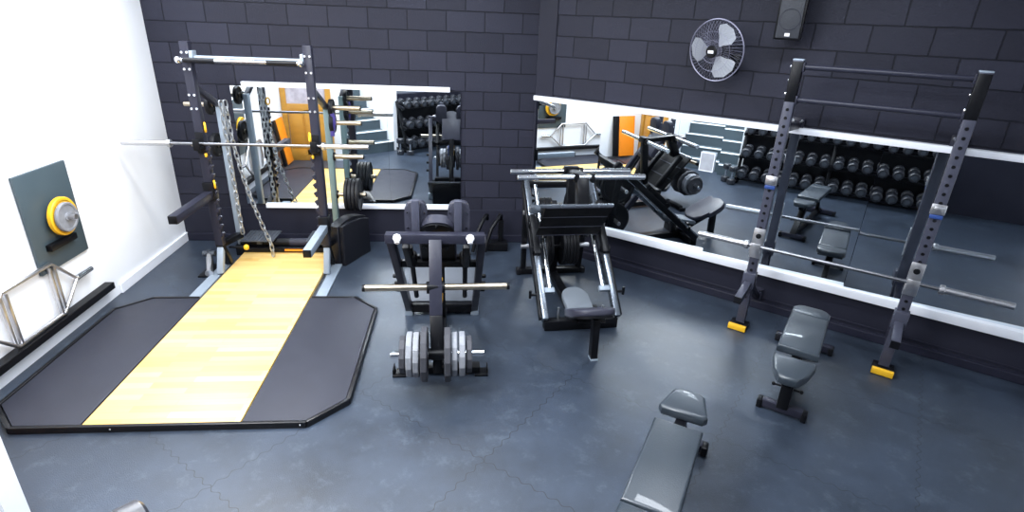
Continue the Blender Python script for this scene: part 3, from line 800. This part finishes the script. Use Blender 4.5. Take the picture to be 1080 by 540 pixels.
# ------------------------------------------------------------------ adjustable benches
def bench(label, loc, rotz, seat, back, sw, seat_shape, grp=None):
    t = thing('adjustable_bench', label, 'bench', loc, rotz, grp)
    y0, y1 = back
    b = MB().box((0, 0, .045), (.26, .06, .055), bev=.004)
    obj('front_base', b, 'navy', t)
    for s in (-1, 1):
        b = MB().box((s * .145, 0, .035), (.04, .08, .07), bev=.012); obj('rubber_foot', b, 'black', t)
    b = MB().beam((0, -.03 * 0, .05), (0, (seat[1] + .02) , .36), .075, .07).beam((0, .02, .06), (0, y1 + .22, .06), .06, .06).beam((0, seat[0] + .06, .385), (0, y1 - .1, .40), .06, .05)
    b.beam((0, y1 - .18, .39), (0, y1 + .1, .07), .05, .05)
    obj('spine', b, 'black', t)
    b = MB().box((0, y1 + .22, .045), (.42, .07, .06), bev=.005); obj('rear_base', b, 'navy', t)
    for s in (-1, 1):
        b = MB().box((s * .205, y1 + .22, .036), (.04, .08, .072), bev=.01); obj('rubber_foot', b, 'vinyl', t)
        b = MB().cyl((s * .04, seat[1] * .5 + .03, .2), (s * .085, seat[1] * .5 + .03, .2), .008, 8).ball((s * .09, seat[1] * .5 + .03, .2), .014, 8); obj('adjuster_pin', b, 'black', t)
    ys, ye = seat
    if seat_shape == 'round':
        poly = [(-sw[1] / 2, ye), (-sw[1] / 2 - .003, ye - .05), (-sw[0] / 2, ys + .11), (-sw[0] / 2 + .035, ys + .04), (-sw[0] / 4, ys + .006), (0, ys), (sw[0] / 4, ys + .006), (sw[0] / 2 - .035, ys + .04), (sw[0] / 2, ys + .11), (sw[1] / 2 + .003, ye - .05), (sw[1] / 2, ye)]
    else:
        poly = [(-sw[1] / 2 + .02, ye), (-sw[1] / 2, ye - .03), (-sw[0] / 2, ys + .025), (-sw[0] / 2 + .03, ys), (sw[0] / 2 - .03, ys), (sw[0] / 2, ys + .025), (sw[1] / 2, ye - .03), (sw[1] / 2 - .02, ye)]
    b = MB().prism(poly, .405, .47, bev=.02); s_ = obj('seat_pad', b, 'leather', t)
    w = .265
    def pad(a, c, round_end):
        if round_end:
            return [(-w / 2, a), (w / 2, a), (w / 2, c - .06), (w / 2 - .03, c - .018), (w / 4, c), (-w / 4, c), (-w / 2 + .03, c - .018), (-w / 2, c - .06)]
        return [(-w / 2, a), (w / 2, a), (w / 2, c), (-w / 2, c)]
    sp_ = y1 - .17
    b = MB().prism(pad(y0, sp_ - .002, False), .415, .478, bev=.018); bk = obj('back_pad', b, 'leather', t)
    b = MB().prism(pad(sp_ + .002, y1, True), .415, .476, bev=.018); obj('back_pad_end', b, 'leather', t)
    b = MB().box((0, (y0 + y1) / 2, .41), (w * .85, (y1 - y0) * .9, .012)); obj('pad_board', b, 'black', bk)
    b = MB().cyl((-.05, (ye + y0) / 2, .40), (.05, (ye + y0) / 2, .40), .016, 12).ball((-.055, (ye + y0) / 2, .40), .018, 8).ball((.055, (ye + y0) / 2, .40), .018, 8); obj('hinge', b, 'steel', t)
    return t
bench('blue-grey vinyl bench with rounded seat below the wall rig', (1.425, -3.27, 0), math.radians(52 - 90), (-.315, -.02), (.085, .86), (.21, .26), 'round')
bench('blue-grey vinyl bench with tapered seat alone in the middle of the floor', (.585, -3.57, 0), math.radians(148.7), (.06, .295), (.415, 1.25), (.185, .275), 'trap')

# ------------------------------------------------------------------ fan and speaker on the right wall
FU, FZ = 1.915, 2.31
t = thing('wall_fan', 'round wall fan with three pale blades above the long mirror', 'fan', P2(FU, -.24, FZ), PH + math.radians(-14))
T = Euler((math.radians(8), 0, 0)).to_matrix().to_4x4()     # face (-y) tips down a little
def tp(x, y, z): return T @ Vector((x, y, z))
b = MB(); R = .25
b.tube([tp(R * math.cos(a), 0, R * math.sin(a)) for a in [2 * PI * k / 60 for k in range(60)]], .0055, 8, closed=True)
for rr in (.16, .09):
    b.tube([tp(rr * math.cos(a), -.05 - (.25 - rr) * .12, rr * math.sin(a)) for a in [2 * PI * k / 40 for k in range(40)]], .0014, 6, closed=True)
for k in range(48):
    a = 2 * PI * k / 48; pts = []
    for j in range(7):
        rr = .045 + (R - .045) * j / 6
        pts.append(tp(rr * math.cos(a + .25 * (1 - j / 6)), -.068 * (1 - (j / 6) ** 3), rr * math.sin(a + .25 * (1 - j / 6))))
    b.tube(pts, .0009, 5)
    pts = [tp((.06 + (R - .06) * j / 5) * math.cos(a), .06 * (1 - (j / 5) ** 3), (.06 + (R - .06) * j / 5) * math.sin(a)) for j in range(6)]
    b.tube(pts, .0009, 4)
obj('cage', b, 'fanwire', t)
b = MB().cyl(tp(0, -.064, 0), tp(0, -.082, 0), .05, 28, bev=.006); hb = obj('cage_hub', b, 'black', t)
b = MB().box(None, (.052, .004, .024), bev=.002, mtx=T @ Matrix.Translation(Vector((0, -.084, 0)))); obj('hub_badge', b, 'badge', hb)
for a0 in (178, 56, -58):
    b = MB(); n0 = 0
    outl = []
    # broad rounded blade: root narrow, sweeps out to a wide tip
    loop = [(.045, -14), (.09, -26), (.15, -34), (.195, -26), (.21, -6), (.206, 16), (.185, 32), (.15, 34), (.1, 26), (.06, 18)]
    top, bot = [], []
    bm = b.bm
    for rr, da in loop:
        rr *= 1.1
        a = math.radians(a0 + da); yy = -.012 + .028 * math.sin(math.radians(da) * 1.4)
        top.append(bm.verts.new(tp(rr * math.cos(a), yy - .0015, rr * math.sin(a)))); bot.append(bm.verts.new(tp(rr * math.cos(a), yy + .0015, rr * math.sin(a))))
    ct = bm.verts.new(tp(.12 * math.cos(math.radians(a0)), -.012 - .0015, .12 * math.sin(math.radians(a0)))); cbv = bm.verts.new(tp(.12 * math.cos(math.radians(a0)), -.012 + .0015, .12 * math.sin(math.radians(a0))))
    n_ = len(loop)
    for i in range(n_):
        j = (i + 1) % n_
        bm.faces.new((ct, top[i], top[j])); bm.faces.new((cbv, bot[j], bot[i])); bm.faces.new((top[i], bot[i], bot[j], top[j]))
    bmesh.ops.recalc_face_normals(bm, faces=bm.faces)
    obj('blade', b, 'fanblade', t, smooth=60)
b = MB().cyl(tp(0, .07, 0), tp(0, -.04, 0), .045, 20, bev=.008).cyl(tp(0, .14, 0), tp(0, .06, 0), .065, 20, bev=.012); obj('motor', b, 'black', t)
b = MB().beam((0, .12, -.02), (0.055, .222, -.1), .05, .04).box((.055, .226, -.1), (.1, .022, .16), (0, 0, math.radians(14)), bev=.006); obj('wall_bracket', b, 'black', t)

SPU = 2.455
t = thing('wall_speaker', 'dark grey loudspeaker on the right wall above the rig', 'speaker', P2(SPU, -.2, 2.66), PH)
T = Euler((math.radians(4), 0, 0)).to_matrix().to_4x4()
mt = T @ Matrix.Translation(Vector((0, 0, -.235)))
b = MB().prism([(-.1, -.095), (.1, -.095), (.075, .1), (-.075, .1)], 0, .47, mt, bev=.008); obj('cabinet', b, 'black', t)
b = MB().box(None, (.17, .012, .44), bev=.004, mtx=T @ Matrix.Translation(Vector((0, -.098, 0))))
gl = obj('grille', b, 'speaker', t)
b = MB(); fr = b._frame((0, 0, 0), (0, -1, 0))
for zc, r in ((-.085, .075), (.12, .04)):
    b.tube([T @ Vector((r * math.cos(2 * PI * k / 36), -.1045, zc + r * math.sin(2 * PI * k / 36))) for k in range(36)], .0025, 6, closed=True)
obj('driver_ring', b, 'navy', gl)
b = MB().box(None, (.036, .004, .022), mtx=T @ Matrix.Translation(Vector((0, -.106, -.195)))); obj('badge', b, 'badge', gl)
b = MB().box((0, .15, .0), (.06, .1, .12), bev=.004).box((0, .195, 0), (.12, .012, .2), bev=.003); obj('wall_bracket', b, 'black', t)

# ------------------------------------------------------------------ what the mirrors show: left wall
t = thing('trap_bar', 'silver hexagonal trap bar propped upright against the left white wall', 'trap bar', (-3.955, -2.4, .418))
b = MB()
hx = [(-.47, 0), (-.25, .22), (.25, .22), (.47, 0), (.25, -.2), (-.25, -.2)]
b.tube([(0, y, z) for y, z in hx], .016, 10, closed=True); obj('hex_frame', b, 'steel', t)
for s in (-1, 1):
    b = MB().cyl((0, s * .47, 0), (0, s * .66, 0), .024, 16, bev=.003); obj('sleeve', b, 'chrome', t)
    b = MB().beam((0, s * .22, -.19), (0, s * .22, .2), .03, .02).beam((0, s * .27, -.19), (0, s * .27, .19), .02, .02); obj('handle', b, 'steel', t)
t = thing('mirror_stand_in', 'dark teal board with weight peg in place of a left wall mirror', 'board', (-3.985, -1.95, .95))  # board stands in for a wall mirror; shelf, peg and plates imitate its reflection
b = MB().box((0, 0, 0), (.024, .56, .76), bev=.004); obj('board', b, 'mirror_tone', t)
b = MB().box((.03, -.02, -.2), (.05, .3, .05), bev=.004); obj('shelf', b, 'black', t)
b = MB().cyl((.01, .01, .0), (.17, .01, .0), .022, 14); obj('peg', b, 'steel', t)
o = obj('weight_plate', plate_mesh(.15, .035), 'yellow', None, (-3.92, -1.93, .95)); tag(o, 'yellow plate behind the grey one on the left wall peg imitating a reflected plate', 'weight plate')
o = obj('weight_plate', plate_mesh(.115, .03), 'iron', None, (-3.88, -1.95, .95)); tag(o, 'grey plate in front of the yellow one on the left wall peg imitating a reflected plate', 'weight plate')
t = thing('leaning_panel', 'orange and black board leaning on the left wall near the door', 'panel', (-3.9, -3.66, 0))
mm = Matrix.Translation(Vector((0, 0, .42))) @ Euler((0, math.radians(-9), 0)).to_matrix().to_4x4()
b = MB().box(None, (.02, .34, .77), bev=.003, mtx=mm); obj('orange_face', b, 'orange', t)
b = MB().box(None, (.035, .12, .77), bev=.003, mtx=mm @ Matrix.Translation(Vector((-.01, .24, 0)))); obj('black_edge', b, 'black', t)

# ------------------------------------------------------------------ dumbbell rack in front of the landing
RK = Vector((-1.9, -4.71, 0))
t = thing('dumbbell_rack', 'long black three-tier dumbbell rack reflected in both mirrors', 'dumbbell rack', RK, PH)
LR = 2.8
tiers = [(-.1, .165), (-.17, .53), (-.24, .91)]
for x in (0.02, LR / 2, LR - .02):
    b = MB().beam((x, -.03, .03), (x, -.36, .96), .05, .06).beam((x, .02, .03), (x, -.4, .03), .05, .06)
    for y, z in tiers: b.beam((x, y - .09, z - .03), (x, y + .14, z - .075), .04, .05)
    obj('end_frame', b, 'black', t)
for y, z in tiers:
    for dy in (-.07, .075):
        b = MB().box((LR / 2, y + dy, z - .075 - dy * .15), (LR, .035, .03), (math.radians(-8), 0, 0), bev=.004); obj('tier_rail', b, 'black', t)
b = MB().box((LR / 2, -.385, .52), (LR - .06, .012, .9)); obj('back_panel', b, 'black', t)
def dumbbell(label, loc, rotz, R, tilt=0.0, standing=False, grp='dumbbells on the rack'):
    tt = thing('dumbbell', label, 'dumbbell', loc, rotz, grp)
    if standing: tt.rotation_euler = (PI / 2, 0, rotz)
    else: tt.rotation_euler = (tilt, 0, rotz)
    return tt
def dumbbell_parts(tt, R):
    b = MB().cyl((0, -.08, 0), (0, .08, 0), .018, 12); b.cyl((0, -.012, 0), (0, .012, 0), .021, 12); obj('handle', b, 'chrome', tt)
    for s in (-1, 1):
        b = MB().cyl((0, s * .066, 0), (0, s * .155, 0), R, 20, bev=.012); hd = obj('head', b, 'urethane', tt)
        b = MB().cyl((0, s * .156, 0), (0, s * .1575, 0), R * .5, 18); obj('end_disc', b, 'tread', hd)
ordn = ['first', 'second', 'third', 'fourth', 'fifth', 'sixth', 'seventh', 'eighth', 'ninth', 'tenth', 'eleventh', 'twelfth', 'thirteenth', 'fourteenth', 'fifteenth', 'sixteenth']
for ti, (y, z) in enumerate(tiers):
    R = (.08, .075, .066)[ti]; nn = (14, 14, 15)[ti]
    proto = None
    for k in range(nn):
        x = .1 + k * (LR - .2) / (nn - 1)
        lb = '%s dumbbell from the stairs on the %s tier of the rack' % (ordn[k], ('bottom', 'middle', 'top')[ti])
        p = RK + U2 * x + N2 * (y + .01); p.z = z - .05 + R
        if proto is None:
            proto = dumbbell(lb, p, PH, R, math.radians(-8)); dumbbell_parts(proto, R)
        else:
            r = dup(proto, p, 0, lb, 'dumbbells on the rack'); r.rotation_euler = proto.rotation_euler
for k, (x, y) in enumerate(((-.16, -.02), (-.03, .12))):
    p = RK + U2 * x + N2 * y; p.z = .1575
    tt = dumbbell(('grey dumbbell standing on end closest to the stairs', 'grey dumbbell standing on end by the corner of the rack')[k], p, PH, .07, 0, True, None)
    dumbbell_parts(tt, .07)
t = thing('notice', 'small pale notice with white border stuck on the long mirror', 'notice', P2(1.95, -.045, 1.32), PH)
b = MB().box((0, -.001, 0), (.135, .003, .18)); obj('border', b, 'batten', t)
b = MB().box((0, -.003, 0), (.12, .002, .16)); obj('sheet', b, 'notice', t)

# ------------------------------------------------------------------ light
def area(name, loc, sx, sy, e, rotz=0, col=(1, 1, 1), rot=(0, 0)):
    L_ = bpy.data.lights.new(name, 'AREA'); L_.shape = 'RECTANGLE'; L_.size = sx; L_.size_y = sy; L_.energy = e; L_.color = col
    o = bpy.data.objects.new(name, L_); COL.objects.link(o); o.location = loc; o.rotation_euler = (rot[0], rot[1], rotz); return o
cool = (.86, .92, 1.0)
for k, (u, dd, e) in enumerate(((.2, -1.6, 60), (2.6, -1.6, 60), (.2, -3.6, 70), (2.4, -3.6, 60), (-2.0, -3.3, 60))):
    area('ceiling_or_fill_light', P2(u, dd, HC - .02), 1.5, .3, e, PH, cool)
area('ceiling_or_fill_light', P2(1.1, -4.35, HC - .02), 1.8, .3, 90, PH, cool)  # fill lamp added to brighten the dumbbell rack, not a known fixture
area('ceiling_or_fill_light', (-2.7, -1.9, HC - .02), 1.4, .3, 60, 0, (1, .97, .92))
area('ceiling_or_fill_light', (-2.7, -4.7, HC - .02), 1.0, .4, 150, PH, (1, .98, .95))
w = bpy.data.worlds.new('room_world'); SC.world = w; w.use_nodes = True
w.node_tree.nodes['Background'].inputs[0].default_value = (.6, .68, .8, 1)
w.node_tree.nodes['Background'].inputs[1].default_value = .15

# ------------------------------------------------------------------ camera
cam = bpy.data.cameras.new('camera'); co = bpy.data.objects.new('camera', cam); COL.objects.link(co)
cam.sensor_width = 36; cam.lens = 36 * 587.0 / 1080
cam.clip_start = .05
CP = Vector((-.811, -6.297, 2.482))
fw = Vector((.0873, .9167, -.3896)); 
a1, p_, r_ = .0941, .4003, -.0405
F = Vector((0, math.cos(p_), -math.sin(p_))); R_ = Vector((1, 0, 0)); D_ = F.cross(R_)
R2 = math.cos(r_) * R_ + math.sin(r_) * D_; D2 = -math.sin(r_) * R_ + math.cos(r_) * D_
rot = Matrix.Rotation(-a1, 3, 'Z')
X, Y, Z = rot @ R2, rot @ (-D2), rot @ (-F)
mw = Matrix((X, Y, Z)).transposed().to_4x4(); mw.translation = CP
co.matrix_world = mw
SC.camera = co
SC.view_settings.view_transform = 'Standard'; SC.view_settings.look = 'None'; SC.view_settings.gamma = 1; SC.view_settings.use_curve_mapping = False
SC.view_settings.exposure = 0.0
SC.cycles.use_denoising = True
SC.cycles.max_bounces = 10; SC.cycles.glossy_bounces = 6
